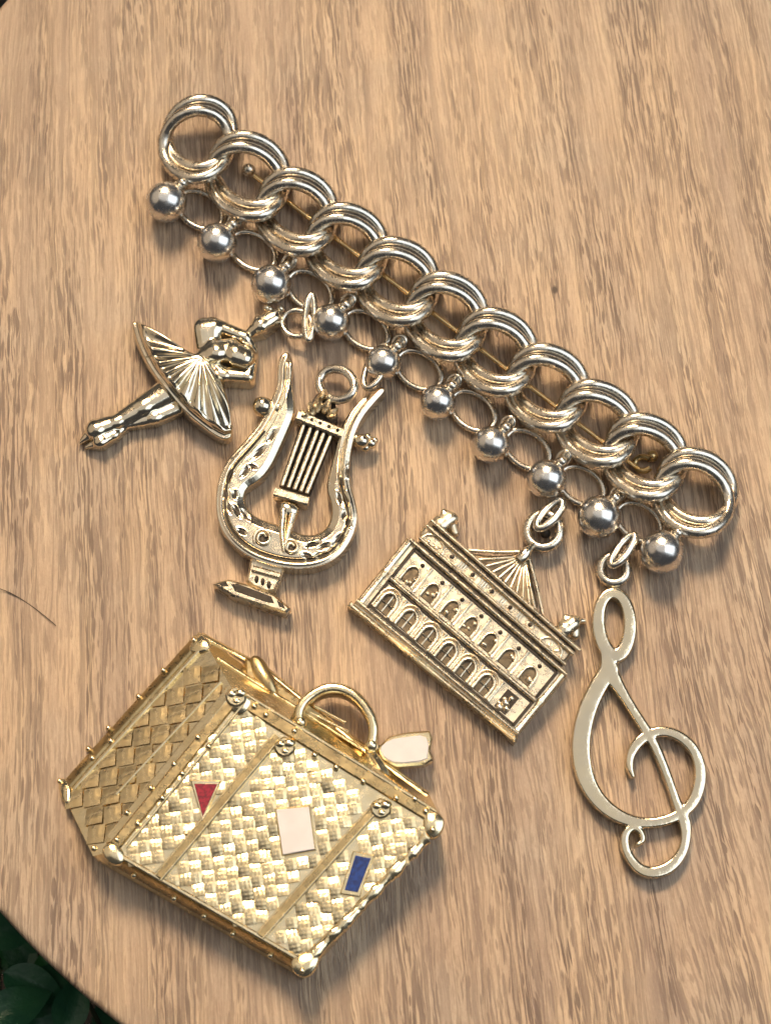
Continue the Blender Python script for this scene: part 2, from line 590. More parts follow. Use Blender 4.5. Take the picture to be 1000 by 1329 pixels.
# ------------------------------------------------------------------ setting: round board, soil, foliage
e = at(np.array([3.0, 0.0, 70.0, 155.0]), np.array([3.0, 1184.0, 1256.0, 1329.0]))[:, :2]
A_ = np.c_[2 * e, np.ones(4)]
sol = np.linalg.lstsq(A_, (e ** 2).sum(1), rcond=None)[0]
CX, CY = sol[:2]
RB = math.sqrt(sol[2] + CX ** 2 + CY ** 2)
mb = MB()
N = 360
TH = 150 * K
prof = [(1.0, -TH)] + [(1.0, -20 * K)] + [(1 - (10 * K * (1 - math.cos(a))) / RB, -10 * K + 10 * K * math.sin(a)) for a in np.linspace(0, math.pi / 2, 6)]
V, F = [], []
for s, z in prof:
    for i in range(N):
        a = 2 * math.pi * i / N
        V.append((CX + RB * s * math.cos(a), CY + RB * s * math.sin(a), z))
for r in range(len(prof) - 1):
    for i in range(N):
        j = (i + 1) % N
        F.append((r * N + i, r * N + j, (r + 1) * N + j, (r + 1) * N + i))
F.append(tuple((len(prof) - 1) * N + i for i in range(N)))
F.append(tuple(range(N))[::-1])
mb.add(V, F)
board = mb.build('table_top', M['wood'])
board['kind'] = 'structure'
board['label'] = 'round brown wooden board the jewellery lies on'

mb = MB()
GR = 1500
mb.add([(-1, -1, -GR * K), (1, -1, -GR * K), (1, 1, -GR * K), (-1, 1, -GR * K)], [(0, 1, 2, 3)])
g = mb.build('ground', M['soil'], smooth=None)
g['kind'] = 'structure'

plant = thing('leafy_plant', 'dark green leafy plant below the rim of the round board', 'plant', -40, 1400)


def leaf(x, y, z, length, width, ang, droop, roll):
    mb = MB()
    n, w = 12, 6
    V, F = [], []
    base = at(x, y, z)
    ca, sa = math.cos(ang), math.sin(ang)
    for i in range(n + 1):
        t = i / n
        hw = width * 0.5 * (math.sin(math.pi * t ** 0.8) ** 0.85) + 0.4
        for j in range(w + 1):
            s = j / w * 2 - 1
            lx = t * length; ly = s * hw
            lz = -droop * t * t * length + abs(s) * hw * 0.35 + s * roll * hw
            V.append(base + K * np.array([lx * ca - ly * sa, lx * sa + ly * ca, lz]))
    for i in range(n):
        for j in range(w):
            a = i * (w + 1) + j
            F.append((a, a + w + 1, a + w + 2, a + 1))
    mb.add(V, F)
    return mb


lrng = random.Random(21)
leaves = [(-30, 1215, -330, 95, 55, 0.2, 0.25, 0.1), (5, 1262, -300, 90, 52, -0.4, 0.3, -0.2), (30, 1320, -320, 100, 58, 0.9, 0.2, 0.3), (85, 1345, -300, 85, 48, 1.4, 0.2, 0.2),
          (-20, 1330, -280, 95, 60, 0.5, 0.3, -0.3), (60, 1290, -430, 95, 56, 2.2, 0.2, 0.1), (10, 1200, -430, 100, 60, -0.9, 0.2, 0.2)]
for q in range(26):
    leaves.append((lrng.uniform(-70, 170), lrng.uniform(1190, 1400), lrng.uniform(-420, -850), lrng.uniform(80, 140), lrng.uniform(45, 80), lrng.uniform(-1.2, 3.0), lrng.uniform(0.1, 0.35), lrng.uniform(-0.4, 0.4)))
for (x, y, z, L, W, an, dr, ro) in leaves:
    lf = leaf(x, y, z, L, W, an, dr, ro).build('leaf', M['leaf'], plant)
    lf.data.materials[0] = M['leaf'] if lrng.random() < 0.65 else M['leaf_young']
    p0 = at(x, y, z)
    st = MB().tube([p0, p0 + K * np.array([-40 * math.cos(an), -40 * math.sin(an), -120]), at(-40, 1400, -GR + 5) + K * np.array([random.uniform(-60, 60), random.uniform(-60, 60), 0])], [3, 4, 6], seg=6)
    st.build('stem', M['stem'], plant)

def jump_ring(cx, cy, z, rx, ry, ang, wire, mat, parent, lean=0.0, name='jump_ring'):
    pts = []
    for i in range(40):
        a = 2 * math.pi * i / 40
        px_, py_ = rx * math.cos(a), ry * math.sin(a)
        q = (cx + px_ * math.cos(ang) - py_ * math.sin(ang), cy + px_ * math.sin(ang) + py_ * math.cos(ang))
        pts.append(at(q[0], q[1], z + lean * math.cos(a)))
    return MB().tube(pts, wire, closed=True, seg=12).build(name, mat, parent, smooth=60)


# ------------------------------------------------------------------ bracelet brooch
br = thing('bracelet_brooch', 'brooch of eleven linked double rings with a row of silver beads below', 'brooch', 560, 430)
UX = np.array([0.816, 0.578]); VX = np.array([0.578, -0.816])
centres = [np.array([260.0, 179.0]) + np.array([64.5, 45.8]) * k for k in range(11)]
centres = [c + np.array([-2.5, 3.5]) for c in centres]
centres[0] = np.array([259.0, 180.0])
NL = 72
for k, c in enumerate(centres):
    ra, rb = 50.0 + random.uniform(-1.2, 1.2), 41.0 + random.uniform(-1, 1)
    amp = 12.5
    if k == 0: ra, rb, amp = 42, 45, 10
    if k == 10: ra, rb, amp = 49, 42, 10
    tl = random.uniform(-2, 2); tw = random.uniform(-0.05, 0.05)
    ux = UX * math.cos(tw) + VX * math.sin(tw); vx = VX * math.cos(tw) - UX * math.sin(tw)
    lk = bpy.data.objects.new('link', None); lk.empty_display_size = 0.001
    COL.objects.link(lk); lk.parent = br
    ORIGIN[lk.name] = ORIGIN[br.name]
    jx, jy = random.uniform(-1.5, 1.5), random.uniform(-1.5, 1.5)
    for which, (ox, oy, oz) in enumerate(((-2.5, 7.0, 36.0), (2.5, -7.0, 29.0))):
        pts = []
        for i in range(NL):
            a = 2 * math.pi * i / NL
            cu, cvv = math.cos(a), math.sin(a)
            q = c + np.array([ox + jx, oy + jy]) + ux * (ra * cu) + vx * (rb * cvv)
            z = oz - amp * 2 * cu * cvv + (4.0 + tl) * cvv
            pts.append(at(q[0], q[1], z))
        MB().tube(pts, 8.4, closed=True, seg=16).build('ring', M['link'], lk, smooth=60)
    pts = []
    for i in range(NL):
        a = 2 * math.pi * i / NL
        cu, cvv = math.cos(a), math.sin(a)
        q = c + np.array([jx, jy]) + ux * ((ra + 1.5) * cu) + vx * ((rb + 1.5) * cvv)
        pts.append(at(q[0], q[1], 31.0 - amp * 2 * cu * cvv + (4.0 + tl) * cvv))
    MB().tube(pts, 3.4, closed=True, seg=10).build('groove_shade_ring', M['oxide'], lk, smooth=60)  # dark filler ring added between the pair, standing in for shade in the groove

beads = [(216, 262, 26), (282, 315, 25), (352, 369, 25), (430, 418, 23), (497, 471, 22), (568, 522, 22), (637, 577, 23), (709, 622, 24), (777, 671, 30), (858, 716, 30)]
for (x, y, r) in beads:
    r *= 1.08 if r < 27 else 0.94
    bd = MB().ball(at(x, y, r + 4), r, 36, 22).build('bead', M['bead'], br, smooth=80)
    p0 = at(x + r * 0.55, y - r * 0.7, r + 8); p1 = at(x + r * 0.55 + 10, y - r * 0.7 - 13, 24)
    MB().tube([p0, (p0 + p1) / 2, p1], [8.5, 6.5, 7.5], seg=12).build('post', M['link'], bd)
    jump_ring(x + r * 0.55 + 8, y - r * 0.7 - 10, 24, 9, 7, -0.9, 3.2, M['link'], bd, 5, 'loop')
    MB().ball(at(x + r * 0.6 + 4, y - r * 0.75 - 3, r + 12), 7.5, 16, 10).build('collar', M['link'], bd, smooth=80)
for (x0, y0, r0), (x1, y1, r1) in zip(beads[:-1], beads[1:]):
    mx, my = (x0 + x1) / 2 + 11, (y0 + y1) / 2 - 16
    jump_ring(mx, my, 8, 32, 22, 0.62 + random.uniform(-0.06, 0.06), 4.2, M['link'], br, random.uniform(-2, 2), 'back_loop')
MB().tube([at(330, 228, 14), at(560, 405, 13), at(824, 606, 13)], [3.6, 3.4, 3.0], seg=12).build('pin_needle', M['needle'], br)
MB().ball(at(323, 220, 16), 9, 18, 12).build('hinge', M['link'], br, smooth=80)
MB().tube([at(834 + 11 * math.cos(t), 602 + 9 * math.sin(t), 12 + 5 * math.cos(t)) for t in np.linspace(0.6, 5.6, 24)], 4.2, seg=10).build('clasp', M['golddark'], br, smooth=60)
MB().ball(at(846, 592, 9), 8, 14, 10).build('clasp_mount', M['golddark'], br, smooth=80)


# ------------------------------------------------------------------ ballerina charm
bal = thing('ballerina_charm', 'shiny pale gold ballerina charm with pleated tutu and crossed pointed feet', 'charm', 225, 510)
body_caps = [  # x y z r  x y z r
    (258, 466, 28, 9, 280, 455, 30, 14), (280, 455, 30, 14, 300, 452, 29, 13),
    (306, 458, 32, 14, 316, 462, 31, 13),
    (268, 452, 22, 13, 264, 425, 24, 13), (274, 450, 23, 12, 275, 424, 25, 13),
    (280, 421, 28, 8, 318, 436, 26, 7), (318, 436, 26, 7, 328, 452, 24, 6),
    (286, 484, 26, 9, 322, 487, 25, 8), (322, 487, 25, 8, 328, 455, 25, 6.5), (274, 468, 26, 7, 290, 486, 26, 8),
    (222, 504, 10, 17, 186, 526, 13, 13), (186, 526, 13, 13, 152, 546, 14, 9), (152, 546, 14, 9, 124, 556, 12, 12), (124, 556, 12, 12, 104, 574, 8, 1.8),
    (230, 527, 9, 11, 200, 540, 11, 10), (200, 540, 11, 10, 164, 550, 11, 6), (164, 550, 11, 6, 148, 563, 11, 7),
    (148, 563, 13, 7, 130, 572, 13, 8.5), (130, 572, 13, 8.5, 112, 580, 8, 2),
]


def caps_height(caps, k=2.5):
    def hf(X, Y):
        best = np.full(np.shape(X), -50.0)
        for (x1, y1, z1, r1, x2, y2, z2, r2) in caps:
            ex, ey = x2 - x1, y2 - y1
            t = np.clip(((X - x1) * ex + (Y - y1) * ey) / (ex * ex + ey * ey), 0, 1)
            d2 = (X - x1 - ex * t) ** 2 + (Y - y1 - ey * t) ** 2
            r = (r1 + (r2 - r1) * t) * 1.22
            z = z1 + (z2 - z1) * t - 0.12 * r + np.where(d2 < r * r, np.sqrt(np.maximum(0, r * r - d2)), -3.0 * (np.sqrt(d2) - r))
            best = smax(z, best, k)
        return best
    return hf


def caps_sdf(caps):
    fs = [sd_path([(c[0], c[1], c[3]), (c[4], c[5], c[7])]) for c in caps]

    def f(X, Y):
        d = np.full(X.shape, -1e9)
        for q in fs: d = smax(q(X, Y), d, 2.0)
        return d - 0.2
    return f


hb = caps_height(body_caps, 5.0)
MB().relief(caps_sdf(body_caps), lambda x, y, d: np.maximum(hb(x, y), 6), (92, 400, 345, 592), 1.0, 2).build('figure', M['polished'], bal, smooth=65)
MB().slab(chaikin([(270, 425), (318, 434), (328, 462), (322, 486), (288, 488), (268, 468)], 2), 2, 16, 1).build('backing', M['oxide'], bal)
tutu = chaikin([(169, 416), (176, 445), (192, 478), (213, 506), (236, 534), (262, 556), (288, 573), (299, 571), (302, 560), (298, 530), (291, 503), (277, 478), (264, 461), (249, 459), (234, 449), (205, 429), (183, 419)], 2)
rim = sd_path(np.c_[chaikin([(169, 416), (176, 445), (192, 478), (213, 506), (236, 534), (262, 556), (288, 573), (300, 570)], 2, False), np.zeros(32 if False else len(chaikin([(0, 0)] * 8, 2, False)))])


def tutu_h(x, y, d):
    dx, dy = x - 262.0, y - 463.0
    r = np.hypot(dx, dy)
    th = np.arctan2(dy, dx)
    dr = -rim(x, y)                      # distance from the hem
    s = np.clip(r / 95.0, 0, 1)
    fl = 0.5 + 0.5 * np.sin(th * 19.0 + 0.9 * np.sin(th * 4.0 + 1.0) + 0.012 * r)
    z = 46 - 14 * s ** 2.2 + 5.0 * fl * np.clip(r / 30 - 0.25, 0, 1) * np.clip((dr - 10) / 6, 0, 1)
    # the front fold rises between the two wings
    fold = np.exp(-((th - 2.42) / 0.22) ** 2)
    z = z + 6 * fold * s + 3.0 * np.sin(th * 4.3 + 0.6) * s
    hem = np.clip(1 - dr / 13.0, 0, 1)
    z = z - 9 * np.clip(1 - dr / 15.0, 0, 1) ** 0.8
    z = z + 3.0 * np.exp(-((dr - 12) / 2.6) ** 2) + 1.6 * np.exp(-((dr - 3) / 2.2) ** 2)
    return z - rnd(d, 3.0)


MB().relief(sd_poly(tutu), tutu_h, (160, 405, 312, 584), 0.8, 6).build('tutu', M['polished'], bal, smooth=60)
hands = [(324, 432, 22, 6, 338, 420, 24, 11), (338, 420, 24, 11, 355, 410, 23, 9), (350, 420, 22, 6, 358, 408, 22, 6)]
hh = caps_height(hands)
MB().relief(caps_sdf(hands), lambda x, y, d: np.maximum(hh(x, y), 6), (312, 395, 372, 442), 0.8, 2).build('hanging_loop', M['polished'], bal, smooth=65)
for (x, y) in ((350, 402), (364, 401), (346, 400)):
    MB().ball(at(x, y, 22), 5, 12, 8).build('stud', M['polished'], bal, smooth=80)
jump_ring(385, 420, 18, 19, 17, 0.2, 4.0, M['link'], bal, 4)
jump_ring(402, 412, 26, 6, 29, 0.06, 4.4, M['link'], bal, 0)

# ------------------------------------------------------------------ lyre charm
ly = thing('lyre_charm', 'antique gold lyre charm with five strings and scroll engraving', 'charm', 372, 640)
outer = [(371, 458), (364, 464), (362, 480), (362, 500), (352, 525), (338, 551), (318, 575), (297, 597), (285, 621), (281, 653), (285, 680), (299, 703), (323, 722), (353, 733), (384, 738), (414, 735), (438, 723), (455, 700), (463, 674), (460, 653), (453, 632), (451, 606), (454, 583), (460, 559), (470, 539), (485, 521), (499, 506)]
inner = [(375, 462), (379, 474), (376, 494), (380, 518), (381, 536), (373, 556), (361, 583), (350, 606), (335, 624), (319, 632), (314, 647), (319, 662), (332, 674), (350, 680), (368, 686), (388, 695), (405, 698), (423, 690), (432, 674), (432, 653), (425, 635), (430, 612), (438, 583), (444, 556), (455, 536), (476, 515), (494, 503)]
lyre_poly = chaikin(outer + inner[::-1], 2)
lyre_out = sd_path(np.c_[chaikin(outer, 2, False), np.zeros(len(chaikin(outer, 2, False)))])


def lyre_h(x, y, d):
    do = -lyre_out(x, y)
    z = 29.0 - 0.0 * x
    z = z - 4.5 * np.exp(-((do - 10.0) / 2.2) ** 2)                    # groove inside the rim
    z = z + 1.5 * np.exp(-((do - 5.0) / 3.0) ** 2)
    z = z - 5.5 * np.clip((10.0 - d) / 10.0, 0, 1) * np.clip((do - d) / 6.0, 0, 1)      # soft slope to the inner edge
    z = z - rnd(d, 2.2)
    return z


_op = resample(chaikin(outer, 2, False), 90)
_t = np.gradient(_op, axis=0); _t /= np.linalg.norm(_t, axis=1)[:, None]
_sgn = np.stack([-_t[:, 1], _t[:, 0]], 1)
_in = _op - _sgn * 9.5
_keep = slice(14, 72)
_hz = lyre_h(_in[:, 0], _in[:, 1], np.full(90, 9.5)) + 0.9
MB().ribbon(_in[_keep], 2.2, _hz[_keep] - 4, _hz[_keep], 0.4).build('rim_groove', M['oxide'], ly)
# engraved leaves: blackened cuts with bright lips
cuts = [(352, 566, -1.0, 9, 2.6), (335, 588, -0.75, 12, 3), (318, 612, -0.9, 9, 3), (328, 606, 0.4, 5, 2), (298, 618, -1.35, 8, 2.6), (295, 642, 1.5, 5, 2.6), (305, 642, 1.5, 5, 2.6), (297, 660, 1.2, 7, 2.6),
        (308, 664, 1.0, 9, 2.6), (318, 668, 0.9, 9, 2.2), (314, 690, 0.5, 6, 2.5), (452, 612, 1.6, 6, 2.4), (443, 626, 1.5, 5, 2), (441, 648, 1.1, 9, 3), (449, 648, 1.4, 8, 2.8), (447, 668, 1.6, 6, 2.6), (453, 680, 1.2, 6, 2.6),
        (438, 700, -0.8, 9, 3), (420, 709, -0.45, 8, 2.4), (408, 706, -0.35, 9, 2.2), (417, 720, -0.2, 8, 2), (398, 722, 0.4, 6, 3), (402, 707, -0.3, 6, 2)]
_LP0 = sd_poly(lyre_poly)
_LP = lambda x, y: _LP0(x, y) + 2.0


def lyre_carved(x, y, d):
    z = lyre_h(x, y, d)
    for (cx, cy, a, L, w) in cuts:
        ca, sa = math.cos(a), math.sin(a)
        p = ((x - cx) * ca + (y - cy) * sa) / (L + 1.5); q = (-(x - cx) * sa + (y - cy) * ca) / (w + 1.5)
        r = np.sqrt(p * p + q * q)
        z = z - 2.0 * np.clip((1.0 - r) / 0.7, 0, 1) + 0.35 * np.exp(-((r - 1.15) / 0.18) ** 2)
    return z


MB().relief(_LP, lyre_carved, (270, 446, 512, 750), 0.8, 2).build('frame', M['cast'], ly, smooth=55)
for (x, y, a, L, w) in cuts:
    ca, sa = math.cos(a), math.sin(a)
    pl = [(x + ca * L * 0.8 * math.cos(t) - sa * w * 0.62 * math.sin(t), y + sa * L * 0.8 * math.cos(t) + ca * w * 0.62 * math.sin(t)) for t in np.linspace(0, 2 * math.pi, 11)[:-1]]
    xa, ya = np.array([float(x)]), np.array([float(y)])
    hz = float(lyre_h(xa, ya, np.maximum(_LP(xa, ya), 0.1))[0])
    MB().slab(pl, hz - 8, hz - 0.9, 0.4).build('engraved_leaf', M['oxide'], ly)
for (x, y, r) in ((341, 698, 12), (378, 710, 11)):
    sp = [(x + (r - 0.9 * t) * math.cos(t * 1.15 + 2.6), y + (r - 0.9 * t) * math.sin(t * 1.15 + 2.6)) for t in np.linspace(0, 8.5, 40)]
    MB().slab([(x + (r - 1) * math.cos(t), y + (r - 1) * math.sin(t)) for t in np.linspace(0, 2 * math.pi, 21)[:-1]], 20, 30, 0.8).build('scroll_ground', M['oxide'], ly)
    MB().tube([at(p[0], p[1], 31) for p in sp], 2.3, seg=8).build('scroll', M['antique'], ly, smooth=60)
top = np.array([(394, 552), (403, 555.5), (412, 559), (420, 562.5), (429, 566)]); bot = np.array([(366, 630), (374, 632.5), (382, 635), (390, 637.5), (398, 640)])
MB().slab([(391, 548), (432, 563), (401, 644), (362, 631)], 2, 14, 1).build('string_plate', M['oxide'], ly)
for a, b2 in zip(top, bot):
    MB().tube([at(a[0], a[1], 21), at(b2[0], b2[1], 21)], 2.9, seg=10).build('string', M['antique'], ly, smooth=60)
MB().ribbon([(386, 538), (445, 562)], 13, 4, 29, 2).build('crossbar', M['antique'], ly)
for t in np.linspace(0.12, 0.88, 5):
    MB().ball(at(386 + 59 * t, 537 + 24 * t, 29), 2.6, 10, 6, (1, 1, 0.5)).build('crossbar_dot', M['oxide'], ly, smooth=80)
MB().ribbon([(356, 637), (400, 650)], 12, 6, 28, 2).build('bridge', M['antique'], ly)
MB().slab(chaikin([(362, 647), (389, 655), (384, 671), (364, 668)], 1), 6, 27, 3).build('bridge_block', M['polished'], ly, smooth=60)
MB().tube([at(368, 662, 24), at(366, 690, 28), at(368, 713, 31)], [5.5, 4.5, 3], seg=10).build('stem', M['antique'], ly, smooth=60)
MB().tube([at(380, 668, 24), at(374, 692, 27), at(369, 713, 30)], [5, 4, 3], seg=10).build('stem', M['antique'], ly, smooth=60)
for (x, y, a, L, w) in ((404, 530, -0.3, 13, 5), (413, 524, 0.15, 16, 5.5), (424, 527, 0.45, 15, 5), (432, 536, 0.9, 13, 5), (396, 537, -0.7, 9, 4), (420, 512, 0.3, 9, 6)):
    d = np.array([math.sin(a), -math.cos(a)])
    p = np.array([x, y])
    q0, q1 = p - d * L * 0.6, p + d * L * 0.6
    MB().tube([at(*q0, 24), at(*(0.6 * q0 + 0.4 * q1), 31), at(*q1, 25)], [w * 0.7, w * 1.3, w * 0.5], seg=10).build('palmette_petal', M['antique'], ly, smooth=60)
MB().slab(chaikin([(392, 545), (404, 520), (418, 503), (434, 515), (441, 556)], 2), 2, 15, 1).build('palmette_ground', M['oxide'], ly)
for pts in (((341, 528, 14), (335, 522, 6), (349, 524, 6), (356, 532, 7)), ((470, 573, 10), (482, 576, 7), (486, 572, 5), (474, 581, 6), (463, 576, 5), (477, 568, 6))):
    for (x, y, r) in pts:
        MB().ball(at(x, y, r + 12), r, 18, 12).build('knob_bead', M['polished'], ly, smooth=80)
MB().tube([at(344, 530, 20), at(362, 530, 20)], 8, seg=12).build('knob_stem', M['antique'], ly)
MB().tube([at(476, 575, 18), at(452, 566, 18)], 7, seg=12).build('knob_stem', M['antique'], ly)
# pedestal
MB().slab(chaikin([(326, 716), (372, 728), (364, 752), (355, 772), (318, 757), (322, 742)], 1), 0, 21, 3).build('pedestal_neck', M['antique'], ly)
for (x, y) in ((333, 752), (341, 755), (349, 759)):
    MB().ball(at(x, y, 21), 3.6, 10, 6, (0.8, 1.5, 0.6)).build('neck_flute', M['oxide'], ly, smooth=80)
MB().ribbon([(327, 737), (363, 747)], 9, 2, 25, 2.5).build('neck_collar', M['antique'], ly)
foot = [(276, 757), (296, 751), (318, 757), (357, 772), (377, 789), (371, 796), (345, 788), (302, 774)]
MB().slab(foot, 0, 26, 3).build('foot', M['antique'], ly)
MB().slab([(300, 758), (308, 757), (352, 774), (356, 783), (345, 781), (305, 767)], 20, 27, 0.8).build('foot_slot', M['oxide'], ly)
for pl in ([(282, 757), (293, 754), (297, 761), (288, 761)], [(359, 778), (367, 784), (371, 791), (362, 787)]):
    MB().slab(pl, 20, 26.8, 0.8).build('foot_slot', M['oxide'], ly)
jump_ring(437, 499, 24, 23, 20, 0.3, 6.0, M['link'], ly, 8)
jump_ring(488, 476, 30, 11, 30, 0.45, 4.2, M['link'], ly, 4)

# ------------------------------------------------------------------ opera house charm
op = thing('opera_house_charm', 'antique gold opera house charm with arched windows and ribbed dome', 'charm', 600, 820)
BL, BR_, TL, TR = map(np.array, ((461.0, 781.0), (671.0, 954.0), (528.0, 697.0), (735.0, 876.0)))


def Q(u, v):
    return tuple((1 - u) * (1 - v) * BL + u * (1 - v) * BR_ + (1 - u) * v * TL + u * v * TR)


def qbox(u0, u1, v0, v1, h0, h1, name, mat, bev=1.2, parent=None):
    return MB().slab([Q(u0, v0), Q(u1, v0), Q(u1, v1), Q(u0, v1)], h0, h1, bev).build(name, mat, parent or op)


qbox(0.0, 1.0, -0.05, 1.0, 0, 26, 'wall', M['antique'], 2)
qbox(0.055, 0.95, 0.98, 1.30, 0, 27, 'attic_wall', M['antique'], 2)
qbox(-0.02, 1.012, -0.09, -0.02, 0, 24, 'plinth', M['antique'], 2)
MB().tube([at(*Q(0.0, 0.02), 29), at(*Q(1.0, 0.02), 29)], 3, seg=10).build('plinth_moulding', M['antique'], op, smooth=60)
for v, r, h, u0, u1 in ((0.49, 3.2, 29, 0.06, 0.965), (1.0, 3.2, 30, 0.02, 1.0), (1.09, 2.6, 30, 0.05, 0.965), (1.26, 2.8, 31, 0.04, 0.965), (1.345, 3.0, 30, 0.04, 0.975)):
    MB().tube([at(*Q(u0, v), h), at(*Q(u1, v), h)], r, seg=10).build('cornice', M['antique'], op, smooth=60)
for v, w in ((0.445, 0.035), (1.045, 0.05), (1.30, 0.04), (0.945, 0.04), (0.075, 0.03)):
    qbox(0.06, 0.955, v - w / 2, v + w / 2, 20, 28.0, 'oxide_groove', M['oxide'], 0.5)  # antiqued crevices: blackened metal, the charm's own colour
for u in (0.025, 0.985):
    for v0, v1 in ((0.02, 0.50), (0.52, 0.98)):
        MB().tube([at(*Q(u, v0), 26), at(*Q(u, v0 + 0.06), 27), at(*Q(u, v1 - 0.06), 27), at(*Q(u, v1), 26)], [5.5, 3.8, 3.6, 5.2], seg=12).build('corner_column', M['antique'], op, smooth=50)
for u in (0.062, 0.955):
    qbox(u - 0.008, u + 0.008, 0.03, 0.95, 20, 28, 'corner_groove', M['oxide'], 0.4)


def arch_path(u, v0, v1, w):
    pts = [Q(u - w, v0)]
    for t in np.linspace(math.pi, 0, 11):
        pts.append(Q(u + w * math.cos(t), v1 - 0.09 + 0.13 * math.sin(t)))
    pts.append(Q(u + w, v0))
    return pts


us = [0.125, 0.250, 0.373, 0.493, 0.612, 0.728]
for u in us:
    wd = bpy.data.objects.new('window', None); COL.objects.link(wd); wd.parent = op; ORIGIN[wd.name] = ORIGIN[op.name]
    pth = arch_path(u, 0.10, 0.33, 0.040)
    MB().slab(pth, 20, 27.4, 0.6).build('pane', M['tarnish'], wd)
    MB().tube([at(p[0], p[1], 29) for p in pth], 2.6, seg=8).build('frame', M['antique'], wd, smooth=60)
    MB().tube([at(p[0], p[1], 28.5) for p in arch_path(u, 0.10, 0.385, 0.055)], 1.5, seg=8).build('arch', M['antique'], wd, smooth=60)
    a, b2 = Q(u - 0.035, 0.22), Q(u + 0.035, 0.22)
    MB().tube([at(*a, 28), at(*b2, 28)], 1.2, seg=6).build('glazing_bar', M['antique'], wd)
    a, b2 = Q(u, 0.11), Q(u, 0.36)
    MB().tube([at(*a, 28), at(*b2, 28)], 1.2, seg=6).build('glazing_bar', M['antique'], wd)
for i, u in enumerate([0.130, 0.255, 0.378, 0.498, 0.616, 0.732, 0.862]):
    wd = bpy.data.objects.new('upper_window', None); COL.objects.link(wd); wd.parent = op; ORIGIN[wd.name] = ORIGIN[op.name]
    pth = arch_path(u, 0.56, 0.76, 0.036)
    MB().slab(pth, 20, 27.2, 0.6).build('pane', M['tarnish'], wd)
    MB().tube([at(p[0], p[1], 28.5) for p in pth], 1.9, seg=8).build('frame', M['antique'], wd, smooth=60)
    for q in range(3):
        uu, vv = u + random.uniform(-0.025, 0.025), random.uniform(0.58, 0.74)
        MB().ball(at(*Q(uu, vv), 27.5), random.uniform(2.5, 4), 10, 6, (1, 1, 0.8)).build('carving', M['antique'], wd, smooth=80)
    MB().ball(at(*Q(u + 0.012, 0.86), 26.5), 3.0, 10, 6, (1, 1, 0.6)).build('roundel', M['oxide'], wd, smooth=80)
# carved group at the end of the ground floor
for (u, v, r) in ((0.85, 0.13, 5), (0.86, 0.22, 5.5), (0.868, 0.31, 4), (0.845, 0.25, 3.5), (0.88, 0.17, 4), (0.835, 0.17, 3)):
    MB().ball(at(*Q(u, v), 26), r, 12, 8, (1, 1, 0.8)).build('statue', M['antique'], op, smooth=80)
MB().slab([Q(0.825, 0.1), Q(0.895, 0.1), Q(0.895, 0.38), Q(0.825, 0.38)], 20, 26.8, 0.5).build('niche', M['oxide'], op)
# attic frieze
for i, u in enumerate((0.225, 0.355, 0.475, 0.59, 0.715)):
    MB().slab([Q(u + 0.033 * math.cos(t), 1.175 + 0.052 * math.sin(t)) for t in np.linspace(0, 2 * math.pi, 5)[:-1] + 0.785], 20, 28.3, 0.8).build('frieze_panel', M['antique'], op)
    MB().ball(at(*Q(u, 1.175), 27.8), 3.2, 12, 8, (1, 1, 0.6)).build('frieze_dot', M['oxide'], op, smooth=80)
    if i < 4:
        for du in (0.05, 0.063, 0.076):
            MB().tube([at(*Q(u + du, 1.13), 27.5), at(*Q(u + du, 1.22), 27.5)], 1.3, seg=6).build('frieze_rib', M['antique'], op)
for u in (0.12, 0.86):
    pth = [Q(u + 0.062 * math.cos(t), 1.11 + 0.13 * math.sin(t)) for t in np.linspace(math.pi, 0, 15)]
    MB().tube([at(p[0], p[1], 28.5) for p in pth], 1.7, seg=8).build('pediment', M['antique'], op, smooth=60)
    for q in range(5):
        MB().ball(at(*Q(u + random.uniform(-0.035, 0.035), random.uniform(1.12, 1.19)), 27), random.uniform(2, 3.2), 8, 6, (1, 1, 0.6)).build('pediment_carving', M['antique'], op, smooth=80)
# turrets with finials
for caps, bb in (([(556, 692, 14, 11, 572, 679, 16, 11), (572, 679, 16, 11, 584, 672, 18, 8), (576, 665, 18, 5, 590, 672, 18, 5), (586, 678, 14, 6, 590, 690, 14, 5)], (540, 652, 602, 706)),
                 ([(720, 830, 14, 10, 733, 815, 16, 11), (733, 815, 16, 11, 744, 808, 18, 8), (734, 802, 18, 5, 748, 804, 18, 5), (746, 812, 15, 6, 746, 823, 14, 6), (744, 806, 18, 4, 758, 805, 17, 2.5)], (704, 790, 768, 846))):
    hh = caps_height(caps, 3.0)
    MB().relief(caps_sdf(caps), lambda x, y, d, hh=hh: np.maximum(hh(x, y), 5), bb, 0.8, 2).build('turret', M['antique'], op, smooth=60)
# pilasters between the windows
for u in (0.188, 0.312, 0.433, 0.553, 0.67, 0.79):
    for v0, v1 in ((0.10, 0.40), (0.55, 0.90)):
        MB().tube([at(*Q(u, v0), 26), at(*Q(u, v0 + 0.03), 26.5), at(*Q(u, v1 - 0.03), 26.5), at(*Q(u, v1), 26)], [3.0, 2.0, 2.0, 3.0], seg=8).build('pilaster', M['antique'], op, smooth=60)
# ribbed dome
AP = np.array([680.0, 722.0])
dome_poly = chaikin([(600, 716), (635, 722), (664, 721), (678, 712), (688, 722), (688, 742), (694, 768), (700, 796), (652, 762)], 2)


def dome_h(x, y, d):
    th = np.arctan2(y - AP[1], x - AP[0]); r = np.hypot(x - AP[0], y - AP[1])
    return 17 + 7 * np.sin(np.clip(r / 85, 0, 1) * 2.2) + 0.0 * th - rnd(d, 4)


